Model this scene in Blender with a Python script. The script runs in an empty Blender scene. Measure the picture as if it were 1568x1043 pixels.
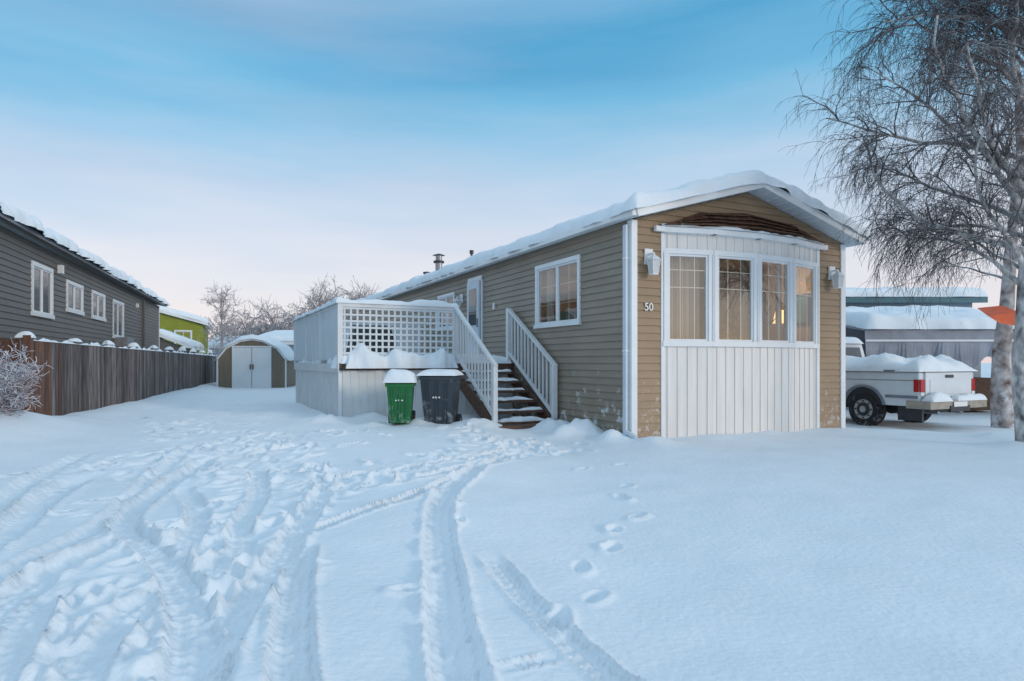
import bpy, bmesh, math, random
import numpy as np
from mathutils import Vector, Matrix
S=bpy.context.scene
rad=math.radians
# ------------------------------------------------------------------ noise helpers
def _h(ix,iy,seed):
    n=np.sin(ix*127.1+iy*311.7+seed*74.7)*43758.5453
    return n-np.floor(n)
def vnoise(x,y,seed=0):
    x=np.asarray(x,dtype=float); y=np.asarray(y,dtype=float)
    ix=np.floor(x); iy=np.floor(y); fx=x-ix; fy=y-iy
    fx=fx*fx*(3-2*fx); fy=fy*fy*(3-2*fy)
    a=_h(ix,iy,seed);b=_h(ix+1,iy,seed);c=_h(ix,iy+1,seed);d=_h(ix+1,iy+1,seed)
    return (a*(1-fx)+b*fx)*(1-fy)+(c*(1-fx)+d*fx)*fy-0.5
def fbm(x,y,seed=0,o=4):
    t=0;a=1.0
    for i in range(o):
        t=t+a*vnoise(x*(2.03**i)+i*3.7,y*(2.03**i)-i*1.3,seed+i); a*=.5
    return t
def ss(a,b,x):
    t=np.clip((x-a)/(b-a),0,1); return t*t*(3-2*t)
# ------------------------------------------------------------------ materials
def newmat(name):
    m=bpy.data.materials.new(name); m.use_nodes=True
    nt=m.node_tree; b=nt.nodes['Principled BSDF']; return m,nt,b
def mat(name,col,rough=.6,var=.15,scale=4.0,bump=0.0,bscale=30,metal=0,spec=.5,stretch=(1,1,1),island=0,snow=0.0,snow_th=.35,frost=0.0,frost_scale=6,col2=None):
    m,nt,b=newmat(name); N=nt.nodes; L=nt.links
    tc=N.new('ShaderNodeTexCoord'); mp=N.new('ShaderNodeMapping'); mp.inputs['Scale'].default_value=stretch
    L.new(tc.outputs['Object'],mp.inputs[0])
    no=N.new('ShaderNodeTexNoise'); no.inputs['Scale'].default_value=scale; no.inputs['Detail'].default_value=5
    L.new(mp.outputs[0],no.inputs['Vector'])
    mx=N.new('ShaderNodeMix'); mx.data_type='RGBA'
    c=np.array(col[:3])
    lo=c*(1-var); hi=np.array(col2) if col2 is not None else np.clip(c*(1+var),0,1)
    mx.inputs[6].default_value=(*lo,1); mx.inputs[7].default_value=(*hi,1)
    mr=N.new('ShaderNodeMapRange'); mr.inputs[1].default_value=.3; mr.inputs[2].default_value=.7
    L.new(no.outputs['Fac'],mr.inputs[0]); L.new(mr.outputs[0],mx.inputs[0])
    out=mx.outputs[2]
    if island>0:
        g=N.new('ShaderNodeNewGeometry'); hs=N.new('ShaderNodeHueSaturation')
        m2=N.new('ShaderNodeMapRange'); m2.inputs[3].default_value=1-island; m2.inputs[4].default_value=1+island
        L.new(g.outputs['Random Per Island'],m2.inputs[0]); L.new(m2.outputs[0],hs.inputs['Value']); L.new(out,hs.inputs['Color']); out=hs.outputs[0]
    if snow>0:
        g=N.new('ShaderNodeNewGeometry'); sp=N.new('ShaderNodeSeparateXYZ'); L.new(g.outputs['Normal'],sp.inputs[0])
        m3=N.new('ShaderNodeMapRange'); m3.inputs[1].default_value=snow_th; m3.inputs[2].default_value=snow_th+.25; m3.inputs[4].default_value=snow
        L.new(sp.outputs['Z'],m3.inputs[0])
        x2=N.new('ShaderNodeMix'); x2.data_type='RGBA'; x2.inputs[7].default_value=(.85,.88,.92,1)
        L.new(m3.outputs[0],x2.inputs[0]); L.new(out,x2.inputs[6]); out=x2.outputs[2]
    if frost>0:
        n2=N.new('ShaderNodeTexNoise'); n2.inputs['Scale'].default_value=frost_scale; n2.inputs['Detail'].default_value=6; n2.inputs['Roughness'].default_value=.7
        L.new(tc.outputs['Object'],n2.inputs['Vector'])
        sp=N.new('ShaderNodeSeparateXYZ'); L.new(tc.outputs['Object'],sp.inputs[0])
        m4=N.new('ShaderNodeMapRange'); m4.inputs[1].default_value=1.2; m4.inputs[2].default_value=-.2; m4.inputs[3].default_value=0; m4.inputs[4].default_value=.17
        L.new(sp.outputs['Z'],m4.inputs[0])
        ad=N.new('ShaderNodeMath'); ad.operation='ADD'; L.new(n2.outputs['Fac'],ad.inputs[0]); L.new(m4.outputs[0],ad.inputs[1])
        m5=N.new('ShaderNodeMapRange'); m5.inputs[1].default_value=.66; m5.inputs[2].default_value=.76; m5.inputs[4].default_value=frost
        L.new(ad.outputs[0],m5.inputs[0])
        x3=N.new('ShaderNodeMix'); x3.data_type='RGBA'; x3.inputs[7].default_value=(.8,.83,.87,1)
        L.new(m5.outputs[0],x3.inputs[0]); L.new(out,x3.inputs[6]); out=x3.outputs[2]
    L.new(out,b.inputs['Base Color'])
    b.inputs['Roughness'].default_value=rough; b.inputs['Metallic'].default_value=metal
    b.inputs['Specular IOR Level'].default_value=spec
    if bump>0:
        n3=N.new('ShaderNodeTexNoise'); n3.inputs['Scale'].default_value=bscale; n3.inputs['Detail'].default_value=6
        L.new(mp.outputs[0],n3.inputs['Vector'])
        bp=N.new('ShaderNodeBump'); bp.inputs['Strength'].default_value=bump; bp.inputs['Distance'].default_value=.02
        L.new(n3.outputs['Fac'],bp.inputs['Height']); L.new(bp.outputs[0],b.inputs['Normal'])
    return m
def glassmat(name,refl=.08,tint=(.9,.93,.92)):
    m=bpy.data.materials.new(name); m.use_nodes=True; nt=m.node_tree; N=nt.nodes; L=nt.links
    N.remove(N['Principled BSDF']); o=N['Material Output']
    t=N.new('ShaderNodeBsdfTransparent'); t.inputs[0].default_value=(*tint,1)
    g=N.new('ShaderNodeBsdfGlossy'); g.inputs['Roughness'].default_value=.015; g.inputs[0].default_value=(.9,.93,.95,1)
    fr=N.new('ShaderNodeLayerWeight'); fr.inputs[0].default_value=.25
    po=N.new('ShaderNodeMath'); po.operation='POWER'; po.inputs[1].default_value=2.0; L.new(fr.outputs['Facing'],po.inputs[0])
    ma=N.new('ShaderNodeMath'); ma.operation='MULTIPLY_ADD'; ma.inputs[1].default_value=.5; ma.inputs[2].default_value=refl; ma.use_clamp=True; L.new(po.outputs[0],ma.inputs[0])
    mx=N.new('ShaderNodeMixShader'); L.new(ma.outputs[0],mx.inputs[0]); L.new(t.outputs[0],mx.inputs[1]); L.new(g.outputs[0],mx.inputs[2])
    L.new(mx.outputs[0],o.inputs[0]); return m
def emat(name,col,st):
    m,nt,b=newmat(name); b.inputs['Emission Color'].default_value=(*col,1); b.inputs['Emission Strength'].default_value=st
    b.inputs['Base Color'].default_value=(*col,1); return m
M={}
SN=(.82,.87,.91)
M['snow']=mat('snow',SN,.75,.03,1.5,bump=.45,bscale=24,spec=.25)
M['snowfine']=mat('snow_piled',SN,.75,.03,3,bump=.4,bscale=14,spec=.25)
M['sidingF']=mat('vinyl_siding_warm_lit',(.315,.215,.13),.5,.09,1.2,stretch=(1,1,3),frost=.35,frost_scale=12)  # warm light on the front wall is put into the siding colour
M['sidingS']=mat('vinyl_siding_sky_lit',(.275,.222,.168),.42,.10,1.2,stretch=(1,1,3),frost=.6,frost_scale=5)  # same siding as the front, with bluish skylight put into its colour
M['white']=mat('white_painted_wood',(.74,.76,.77),.5,.06,3,bump=.05)
M['trim']=mat('white_trim',(.77,.79,.80),.4,.05,2)
M['bay']=mat('white_board_siding',(.80,.765,.73),.55,.06,2,bump=.08,stretch=(6,6,.6))
M['soffit']=mat('aluminium_soffit',(.60,.66,.71),.45,.06,2)
M['rust']=mat('weathered_roof_boards',(.12,.06,.035),.9,.5,9,bump=.5)
M['brown']=mat('brown_stained_wood',(.11,.06,.04),.8,.35,6,bump=.3,stretch=(1,1,4))
M['interior']=mat('interior_wall',(.42,.33,.24),.8,.1,1)
M['floor']=mat('interior_floor',(.16,.09,.05),.5,.2,3)
M['dark']=mat('dark_interior',(.02,.02,.025),.7,.3,2)
M['glass']=glassmat('window_glass',.15)
M['glassD']=mat('dark_window_glass',(.07,.085,.1),.04,.3,1.0,spec=1.0)
M['curtain']=mat('curtain',(.5,.37,.28),.9,.15,3,stretch=(12,12,.3))
M['sofa']=mat('sofa_fabric',(.10,.05,.035),.9,.3,5)
M['muntin']=mat('brass_muntin',(.62,.55,.45),.35,.1,3,metal=.1)
M['lattice']=mat('lattice_vinyl',(.66,.71,.74),.5,.05,3)
M['skirt']=mat('skirting_panel',(.68,.70,.70),.55,.07,2,frost=.35,frost_scale=3)
M['fence']=mat('weathered_fence_board',(.10,.072,.065),.9,.45,3,bump=.5,bscale=12,stretch=(6,6,.7),island=.5,col2=(.21,.175,.165))
M['fenceB']=mat('brown_fence_board',(.13,.065,.042),.9,.4,3,bump=.5,bscale=12,stretch=(6,6,.7),island=.3)
M['sidingL']=mat('grey_vinyl_siding',(.12,.112,.10),.5,.08,1.2)
M['metal']=mat('galvanised_metal',(.32,.33,.35),.35,.2,5,metal=.8)
M['black']=mat('black_plastic',(.03,.033,.038),.45,.2,5)
M['greyp']=mat('charcoal_bin_plastic',(.035,.05,.065),.42,.15,5,bump=.05,frost=.3,frost_scale=8)
M['green']=mat('green_bin_plastic',(.01,.15,.04),.4,.12,5,bump=.05,frost=.3,frost_scale=8)
M['bark']=mat('birch_bark',(.20,.18,.175),.85,.5,11,bump=.7,stretch=(1,1,.5),snow=.9,snow_th=.3,col2=(.72,.70,.68))
M['twig']=mat('birch_twig',(.10,.085,.09),.8,.3,4,snow=.85,snow_th=.5)
M['bgtwig']=mat('frosted_branch',(.44,.37,.36),.9,.25,2,snow=.7,snow_th=.4)
M['bushtwig']=mat('bush_twig',(.20,.14,.17),.9,.3,14,snow=.95,snow_th=.0,col2=(.45,.40,.45))
M['truck']=mat('truck_white_paint',(.70,.73,.75),.25,.06,2,frost=.35,frost_scale=4)
M['truckg']=mat('truck_grey_trim',(.2,.22,.25),.4,.15,4)
M['tire']=mat('tire_rubber',(.022,.022,.024),.85,.2,10,bump=.3,frost=.25,frost_scale=10)
M['chrome']=mat('dull_chrome',(.42,.42,.42),.35,.15,6,metal=.7)
M['bumper']=mat('rear_bumper',(.36,.31,.25),.4,.25,6)
M['red']=mat('tail_light_red',(.45,.02,.02),.15,.1,20)
M['orange']=mat('orange_tarp',(.7,.12,.04),.6,.15,5)
M['teal']=mat('teal_fascia',(.05,.16,.2),.5,.1,3)
M['tarp']=mat('grey_tarp',(.26,.28,.33),.6,.25,2,bump=.3,bscale=4)
M['lime']=mat('lime_siding',(.26,.29,.03),.6,.1,2)
M['bluewall']=mat('blue_grey_siding',(.28,.36,.42),.6,.1,2,stretch=(1,1,8))
M['shed']=mat('shed_siding',(.21,.165,.12),.7,.15,2,stretch=(8,8,.5))
M['num']=mat('number_paint',(.8,.8,.78),.4,.02,4)
M['lampg']=mat('lantern_glass',(.6,.62,.62),.15,.05,6)
M['warm']=emat('lit_lampshade',(1,.62,.25),1.4)
# ------------------------------------------------------------------ mesh builder
class MB:
    def __init__(s): s.v=[];s.f=[];s.m=[];s.ms=[]
    def mi(s,m):
        m=M[m]
        if m not in s.ms: s.ms.append(m)
        return s.ms.index(m)
    def poly(s,pts,m):
        i=len(s.v); s.v+= [tuple(p) for p in pts]; s.f.append(tuple(range(i,i+len(pts)))); s.m.append(s.mi(m))
    def box(s,x0,x1,y0,y1,z0,z1,m):
        i=len(s.v); k=s.mi(m)
        s.v+=[(x0,y0,z0),(x1,y0,z0),(x1,y1,z0),(x0,y1,z0),(x0,y0,z1),(x1,y0,z1),(x1,y1,z1),(x0,y1,z1)]
        for q in ((0,3,2,1),(4,5,6,7),(0,1,5,4),(1,2,6,5),(2,3,7,6),(3,0,4,7)): s.f.append(tuple(i+a for a in q)); s.m.append(k)
    def hexa(s,P,m):
        i=len(s.v); k=s.mi(m); s.v+=[tuple(p) for p in P]
        for q in ((0,3,2,1),(4,5,6,7),(0,1,5,4),(1,2,6,5),(2,3,7,6),(3,0,4,7)): s.f.append(tuple(i+a for a in q)); s.m.append(k)
    def beam(s,p0,p1,w,h,m):
        p0=Vector(p0);p1=Vector(p1);d=(p1-p0).normalized()
        up=Vector((0,0,1)) if abs(d.z)<.95 else Vector((0,1,0))
        a=d.cross(up).normalized()*w/2; b=a.cross(d).normalized()*h/2
        s.hexa([p0-a-b,p0+a-b,p1+a-b,p1-a-b,p0-a+b,p0+a+b,p1+a+b,p1-a+b],m)
    def prism(s,prof,axis,a0,a1,m):
        def P(p,a):
            return (a,p[0],p[1]) if axis=='x' else ((p[0],a,p[1]) if axis=='y' else (p[0],p[1],a))
        n=len(prof); i=len(s.v); k=s.mi(m)
        s.v+=[P(p,a0) for p in prof]+[P(p,a1) for p in prof]
        s.f.append(tuple(range(i,i+n))); s.m.append(k); s.f.append(tuple(range(i+2*n-1,i+n-1,-1))); s.m.append(k)
        for j in range(n):
            q=(j+1)%n; s.f.append((i+j,i+n+j,i+n+q,i+q)); s.m.append(k)
    def cyl(s,c,axis,r,l,m,n=20,r2=None):
        r2=r if r2 is None else r2; c=Vector(c)
        ax={'x':Vector((1,0,0)),'y':Vector((0,1,0)),'z':Vector((0,0,1))}[axis]
        u=Vector((0,0,1)) if axis!='z' else Vector((1,0,0)); w=ax.cross(u)
        i=len(s.v);k=s.mi(m)
        for t,rr in ((0,r),(1,r2)):
            for j in range(n):
                a=2*math.pi*j/n; s.v.append(tuple(c+ax*l*t+u*rr*math.cos(a)+w*rr*math.sin(a)))
        s.f.append(tuple(range(i,i+n)));s.m.append(k); s.f.append(tuple(range(i+2*n-1,i+n-1,-1)));s.m.append(k)
        for j in range(n):
            q=(j+1)%n; s.f.append((i+j,i+n+j,i+n+q,i+q)); s.m.append(k)
    def build(s,name,parent=None,bevel=0,smooth=False):
        me=bpy.data.meshes.new(name); me.from_pydata(s.v,[],s.f)
        for m in s.ms: me.materials.append(m)
        me.polygons.foreach_set('material_index',s.m)
        bm=bmesh.new(); bm.from_mesh(me); bmesh.ops.recalc_face_normals(bm,faces=bm.faces); bm.to_mesh(me); bm.free()
        if smooth: me.polygons.foreach_set('use_smooth',[True]*len(me.polygons))
        o=bpy.data.objects.new(name,me); S.collection.objects.link(o)
        if parent: o.parent=parent
        if bevel:
            b=o.modifiers.new('bevel','BEVEL'); b.width=bevel; b.segments=2; b.limit_method='ANGLE'
        return o
def empty(name,loc=(0,0,0),rz=0):
    e=bpy.data.objects.new(name,None); S.collection.objects.link(e); e.location=loc; e.rotation_euler=(0,0,rz); return e
def meshgrid_obj(name,X,Y,Z,m,parent=None):
    ny,nx=X.shape
    v=np.stack([X,Y,Z],-1).reshape(-1,3)
    idx=np.arange(nx*ny).reshape(ny,nx)
    f=np.stack([idx[:-1,:-1],idx[:-1,1:],idx[1:,1:],idx[1:,:-1]],-1).reshape(-1,4)
    me=bpy.data.meshes.new(name); me.vertices.add(len(v)); me.vertices.foreach_set('co',v.ravel())
    me.loops.add(f.size); me.loops.foreach_set('vertex_index',f.ravel().astype(np.int32))
    me.polygons.add(len(f)); me.polygons.foreach_set('loop_start',np.arange(0,f.size,4,dtype=np.int32)); me.polygons.foreach_set('loop_total',np.full(len(f),4,dtype=np.int32))
    me.polygons.foreach_set('use_smooth',np.ones(len(f),dtype=bool))
    me.update(calc_edges=True); me.validate(); me.materials.append(M[m])
    o=bpy.data.objects.new(name,me); S.collection.objects.link(o)
    if parent: o.parent=parent
    return o
def snow(name,x0,x1,y0,y1,zf,th,parent=None,r=.1,seed=1,edge=.02,lump=.25,step=.08,freq=3.0):
    """piled snow: rounded rim, lumpy top. zf(x,y)->base height"""
    def axis(a,b):
        L=b-a; rr=min(r,L*.48); k=6
        e=[rr*(1-math.cos(math.pi/2*i/k)) for i in range(k+1)]
        n=max(1,int((L-2*rr)/step)); mid=list(np.linspace(a+rr,b-rr,n+1))[1:-1]
        return np.array([a+t for t in e]+mid+[b-t for t in reversed(e)]),rr
    ax,rx=axis(x0,x1); ay,ry=axis(y0,y1)
    X,Y=np.meshgrid(ax,ay)
    dx=np.minimum(X-x0,x1-X)/rx; dy=np.minimum(Y-y0,y1-Y)/ry
    px=np.sqrt(np.clip(1-(1-np.clip(dx,0,1))**2,0,1)); py=np.sqrt(np.clip(1-(1-np.clip(dy,0,1))**2,0,1))
    T=th*np.clip(1+lump*2*fbm(X*freq,Y*freq,seed,3),.12,3)*px*py
    zb=zf(X,Y)
    cx=(x0+x1)/2; cy=(y0+y1)/2
    wx=edge*2*fbm(Y*freq*1.5,X*0+seed,seed+5,3); wy=edge*2*fbm(X*freq*1.5,Y*0+seed,seed+9,3)
    fx=np.clip(1-dx*.6,0,1); fy=np.clip(1-dy*.6,0,1)
    X2=X+np.sign(X-cx)*wx*fx; Y2=Y+np.sign(Y-cy)*wy*fy
    return meshgrid_obj(name,X2,Y2,zb+T-.003*(T<=1e-6)*1.0,'snowfine',parent)
flat=lambda z:(lambda X,Y:X*0+z)

# ------------------------------------------------------------------ siding
def siding(mb,p,t,n,L,z0,z1,holes,m,e=.115,lo=None,hi=None,lip=.02):
    lo=lo or (lambda z:0.0); hi=hi or (lambda z:L)
    z=z0; cs=[]
    while z<z1-1e-6:
        cs.append((z,min(z+e,z1))); z+=e
    for (za,zb) in cs:
        cut=sorted(set([za,zb]+[h for H in holes for h in (H[2],H[3]) if za<h<zb]))
        for a,b in zip(cut[:-1],cut[1:]):
            mid=(a+b)/2
            hs=sorted([(H[0],H[1]) for H in holes if H[2]<mid<H[3]])
            segs=[]; s=None
            for h0,h1 in hs:
                segs.append((s,h0)); s=h1
            segs.append((s,None))
            oa=.004+lip*(1-(a-za)/e); ob=.004+lip*(1-(b-za)/e)
            for s0,s1 in segs:
                A0=lo(a) if s0 is None else s0; A1=hi(a) if s1 is None else s1
                B0=lo(b) if s0 is None else s0; B1=hi(b) if s1 is None else s1
                if A1-A0<.005: continue
                if B1<B0: B0=B1=(B0+B1)/2
                def P(s,o,z): return (p[0]+t[0]*s+n[0]*o,p[1]+t[1]*s+n[1]*o,z)
                mb.poly([P(A0,oa,a),P(A1,oa,a),P(B1,ob,b),P(B0,ob,b)],m)
                if a==za: mb.poly([P(A0,.002,a),P(A1,.002,a),P(A1,oa,a),P(A0,oa,a)],m)
def window(mb,p,t,n,s0,s1,z0,z1,panes=2,fr=.07,glass='glass',depth=.0,trim='trim',munt=None,out=.045):
    def BX(a,b,o0,o1,c,d,m):
        P=[]
        for z in (c,d):
            for (s,o) in ((a,o0),(b,o0),(b,o1),(a,o1)):
                P.append((p[0]+t[0]*s+n[0]*o,p[1]+t[1]*s+n[1]*o,z))
        mb.hexa(P,m)
    BX(s0-fr,s1+fr,-.06,out,z1,z1+fr,trim); BX(s0-fr-.02,s1+fr+.02,-.06,out+.02,z0-fr,z0,trim)
    BX(s0-fr,s0,-.058,out-.003,z0,z1,trim); BX(s1,s1+fr,-.058,out-.003,z0,z1,trim)
    w=(s1-s0)/panes
    for i in range(panes):
        a=s0+i*w; b=a+w; q=.035; o=.0 if i%2==0 else .012
        BX(a,b,o-.03,o+.01,z1-q,z1-.001,trim); BX(a,b,o-.03,o+.01,z0+.001,z0+q,trim)
        BX(a+.001,a+q,o-.03,o+.01,z0+q,z1-q,trim); BX(b-q,b-.001,o-.03,o+.01,z0+q,z1-q,trim)
        if glass=='glass':
            mb.poly([(p[0]+t[0]*s+n[0]*(o-.01),p[1]+t[1]*s+n[1]*(o-.01),z) for s,z in ((a+q,z0+q),(b-q,z0+q),(b-q,z1-q),(a+q,z1-q))],glass)
        else: BX(a+q,b-q,o-.014,o-.008,z0+q,z1-q,glass)
        if munt:
            gw=(b-a-2*q)
            for k in munt[0]:
                c=a+q+gw*k; BX(c-.006,c+.006,o-.024,o-.016,z0+q,z1-q,'muntin')
            for k in munt[1]:
                c=z0+(z1-z0)*k; BX(a+q,b-q,o-.026,o-.018,c-.006,c+.006,'muntin')

# ================================================================== CAMERA
cam=bpy.data.cameras.new('camera'); co=bpy.data.objects.new('camera',cam); S.collection.objects.link(co)
co.location=(0,0,1.05); co.rotation_euler=(rad(90),0,0)
cam.sensor_width=36; cam.lens=984/1568*36; cam.shift_y=32.5/1568; cam.clip_end=3000; cam.clip_start=.05
S.camera=co
# ================================================================== GROUND
def gaxis(parts):
    out=[parts[0][0]]
    for a,b,s0,s1 in parts:
        x=a
        while x<b-1e-6:
            t=(x-a)/(b-a); x+=s0+(s1-s0)*t; out.append(min(x,b))
    return np.array(sorted(set(out)))
xs=gaxis([(-500,-60,60,20),(-60,-14,8,.4),(-14,-5,.2,.06),(-5,-2.4,.05,.024),(-2.4,.9,.017,.017),(.9,3,.022,.05),(3,10,.06,.13),(10,30,.3,3),(30,500,8,60)])
ys=gaxis([(-30,1.6,6,.15),(1.6,4.5,.016,.022),(4.5,9,.024,.045),(9,14,.05,.09),(14,30,.1,.5),(30,80,1,5),(80,900,10,80)])
GX,GY=np.meshgrid(xs,ys)
TH=rad(26.19); HX,HY=1.814,9.7; cT,sT=math.cos(TH),math.sin(TH)
def tohouse(x,y):
    dx=x-HX; dy=y-HY; return dx*cT+dy*sT, -dx*sT+dy*cT
def ground_base(x,y):
    z=-.15*ss(-1.0,.9,x)
    s=(x-6.2)*.57+(y-11.7)*.82
    z=z-.2*ss(0,1.3,s)*ss(4.5,6.0,x)
    z=z+.07*fbm(x*.35,y*.35,3,3)*ss(0,4,np.hypot(x,y))
    f=(x+7.32)*.955+(y-9.75)*.297
    z=z+.14*np.exp(-(f/0.7)**2)*(y>2)
    z=z+.35*np.exp(-(((x+7.4)/1.1)**2+((y-8.4)/1.3)**2))
    nz=(1+.6*fbm(x*5,y*5,8,2))
    for mx_,my_,a,sg in ((1.15,10.35,.24,.32),(.75,11.0,.24,.35),(1.55,9.75,.16,.22),(-3.3,11.5,.12,.4),(-2.6,11.9,.12,.3),(-4.6,12.4,.08,.6),(.75,10.2,.1,.22),(-.55,10.9,.12,.3),(3.2,9.9,.04,.5),(2.1,9.35,.09,.3),(4.2,10.6,.04,.4),(7.7,10.0,.10,.5),(5.6,11.1,.05,.4),(-1.6,10.95,.10,.3),(-2.3,10.8,.08,.25),(7.1,9.0,.08,.4)):
        z=z+a*np.exp(-(((x-mx_)**2+(y-my_)**2)/sg**2))*nz
    return z
GZ=ground_base(GX,GY)
GZ+=.014*fbm(GX*2.2,GY*2.2,12,3)
GZ0=GZ.copy()
def catmull(pts,n=6):
    P=[np.array(p,float) for p in pts]; P=[2*P[0]-P[1]]+P+[2*P[-1]-P[-2]]; out=[]
    for i in range(1,len(P)-2):
        for k in range(n):
            t=k/n; a,b,c,d=P[i-1],P[i],P[i+1],P[i+2]
            out.append(.5*((2*b)+(-a+c)*t+(2*a-5*b+4*c-d)*t*t+(-a+3*b-3*c+d)*t**3))
    out.append(P[-2]); return np.array(out)
def track(pts,half,depth,ridge=.012,tread=.004,seed=1,rib=True):
    C=catmull(pts); pad=half*2.5
    i0,i1=np.searchsorted(ys,[C[:,1].min()-pad,C[:,1].max()+pad]); j0,j1=np.searchsorted(xs,[C[:,0].min()-pad,C[:,0].max()+pad])
    sl_=(slice(i0,i1),slice(j0,j1))
    x0_=GX[sl_]; y=GY[sl_]
    best=np.full(x0_.shape,9.0); lat=np.zeros_like(best); arc=np.zeros_like(best); s=0
    x=x0_+.014*fbm(x0_*4,y*4,seed,2)
    for a,b in zip(C[:-1],C[1:]):
        d=b-a; l=np.hypot(*d)
        if l<1e-6: continue
        t=np.clip(((x-a[0])*d[0]+(y-a[1])*d[1])/l**2,0,1)
        ex=x-a[0]-d[0]*t; ey=y-a[1]-d[1]*t; dd=np.hypot(ex,ey); u=dd<best
        best=np.where(u,dd,best); lat=np.where(u,(ex*d[1]-ey*d[0])/l,lat); arc=np.where(u,s+t*l,arc); s+=l
    fade=ss(0,.3,arc)
    if pts[-1][1]>=2.3: fade=fade*ss(0,.2,s-arc)
    a=best/half
    mod=1+.5*fbm(arc*3,lat*6,seed,2)
    inside=(1-ss(.80,1.02,a))*fade
    z=GZ[sl_]*(1-inside*.75)+GZ0[sl_]*inside*.75
    g=-depth*inside*mod+ridge*fade*np.exp(-((a-1.17)/.18)**2)*(1+1.5*fbm(arc*8,lat*9,seed+2,2))
    if rib: g+=inside*tread*1.5*(np.cos(lat/half*math.pi*3.0)+.8*np.sin(2*math.pi*arc/.075+np.abs(lat)*30))
    g+=inside*.009*fbm(x*14,y*14,seed+3,2)
    GZ[sl_]=z+g
R_=random.Random(5)
def foot(cx,cy,ang,L=.15,W=.062,dep=.055,rim=.016):
    pad=.4
    i0,i1=np.searchsorted(ys,[cy-pad,cy+pad]); j0,j1=np.searchsorted(xs,[cx-pad,cx+pad])
    if i1<=i0 or j1<=j0: return
    x=GX[i0:i1,j0:j1]-cx; y=GY[i0:i1,j0:j1]-cy
    u=x*math.cos(ang)+y*math.sin(ang); w=-x*math.sin(ang)+y*math.cos(ang)
    q=np.sqrt((u/L)**2+(w/W)**2+1e-9)
    q=q*(1+.25*fbm(x*9+cx*3,y*9+cy*5,4,2))
    GZ[i0:i1,j0:j1]+= -dep*(1-ss(.5,1.2,q))+rim*np.exp(-((q-1.4)/.35)**2)*(1+.8*np.sin(w*20+cx*9))
mask=np.zeros_like(GX)
pathA=catmull([(-8.4,21),(-7.2,15.5),(-5.7,12),(-4.5,9.3),(-3.4,7.6),(-2.5,6.3),(-2.0,5.5)],8)
pathB=catmull([(.0,9.3),(-.2,8.2),(-1.16,6.2),(-1.62,4.78),(-1.75,3.9),(-1.54,3.3),(-1.44,2.42),(-1.4,1.9)],8)
pathC=catmull([(-2.6,9.8),(-3.0,8.6),(-3.6,7.2),(-4.2,6.2)],6)
pathD=catmull([(-.9,10.3),(-.4,9.4),(.0,8.9),(.3,9.2)],6)
for path,wd,am in ((pathA,.75,1),(pathB,.40,1),(pathC,.6,.8),(pathD,.6,.8)):
    m=np.zeros_like(GX)
    for p in path: m=np.maximum(m,np.exp(-(((GX-p[0])**2+(GY-p[1])**2)/(wd*(.5+.06*p[1]))**2)))
    mask=np.maximum(mask,m*am)
GZ+=mask*(.032*fbm(GX*5.5,GY*5.5,21,2)-.012+.013*fbm(GX*12,GY*12,23,2))
for path,sd,n in ((pathA,.55,200),(pathB,.28,120),(pathC,.5,50),(pathD,.4,45)):
    for i in range(n):
        p=path[R_.randrange(len(path))]; k=.6+.4*min(1,p[1]/7)
        foot(p[0]+R_.gauss(0,sd),p[1]+R_.gauss(0,sd*.8),R_.uniform(.5,2.6),R_.uniform(.10,.16),R_.uniform(.045,.07),R_.uniform(.025,.05)*k,R_.uniform(.008,.02)*k)
for i in range(50):
    foot(R_.uniform(-2.6,-1.0),R_.uniform(2.0,3.2),R_.uniform(.9,2.2),R_.uniform(.08,.15),R_.uniform(.035,.05),R_.uniform(.015,.028),.010)
# tyre tracks
track([(-5.8,6.8),(-4.6,5.1),(-3.7,3.9),(-3.0,3.0)],.11,.04,.018,.003,27)
track([(-4.1,6.1),(-3.6,4.9),(-3.1,3.9),(-2.8,3.2)],.12,.045,.018,.003,7)
track([(-4.9,7.4),(-4.4,5.9),(-3.9,4.9),(-3.3,3.8)],.10,.04,.018,.003,17)
track([(-3.9,7.8),(-3.35,6.0),(-2.95,4.9),(-2.62,3.9),(-2.45,3.0),(-2.2,2.3)],.075,.03,.015,.003,37)
track([(-2.9,5.6),(-2.45,4.95),(-2.1,4.3),(-1.95,3.85),(-1.8,3.5)],.08,.03,.014,.004,8)
track([(-2.1,5.6),(-1.4,6.0),(-.8,6.9),(.0,8.4)],.07,.035,.02,.0,10)
track([(-1.75,5.2),(-1.1,5.6),(-.5,6.6),(.25,8.2)],.06,.03,.018,.0,11)
track([(-2.30,3.95),(-2.306,3.27),(-2.19,2.747),(-2.0,2.2)],.1,.045,.02,.004,6)
track([(-2.15,3.1),(-1.95,2.6),(-1.75,2.2),(-1.55,1.7)],.085,.035,.018,.004,16)
track([(-2.6,6.6),(-2.05,5.2),(-1.8,4.3),(-1.55,3.6),(-1.62,3.0),(-1.55,2.5),(-1.38,2.0),(-1.25,1.6)],.08,.03,.015,.004,18)
track([(-1.55,5.3),(-1.30,3.7),(-1.206,2.95),(-1.107,2.425),(-.98,2.0),(-.9,1.6)],.085,.045,.02,.005,5)
track([(-3.33,7.07),(-2.99,5.41),(-2.642,4.377),(-2.204,3.812),(-1.724,3.27),(-1.379,2.747),(-1.1,2.2),(-1.0,1.8)],.095,.05,.022,.005,4)
track([(-1.3,3.95),(-1.04,4.57),(-.763,5.217),(-.53,6.22),(-.1,7.8)],.055,.045,.02,.0,9)
track([(-1.25,3.85),(-1.007,2.985),(-.871,2.544),(-.723,2.11),(-.6,1.7)],.08,.04,.018,.006,3)
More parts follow.
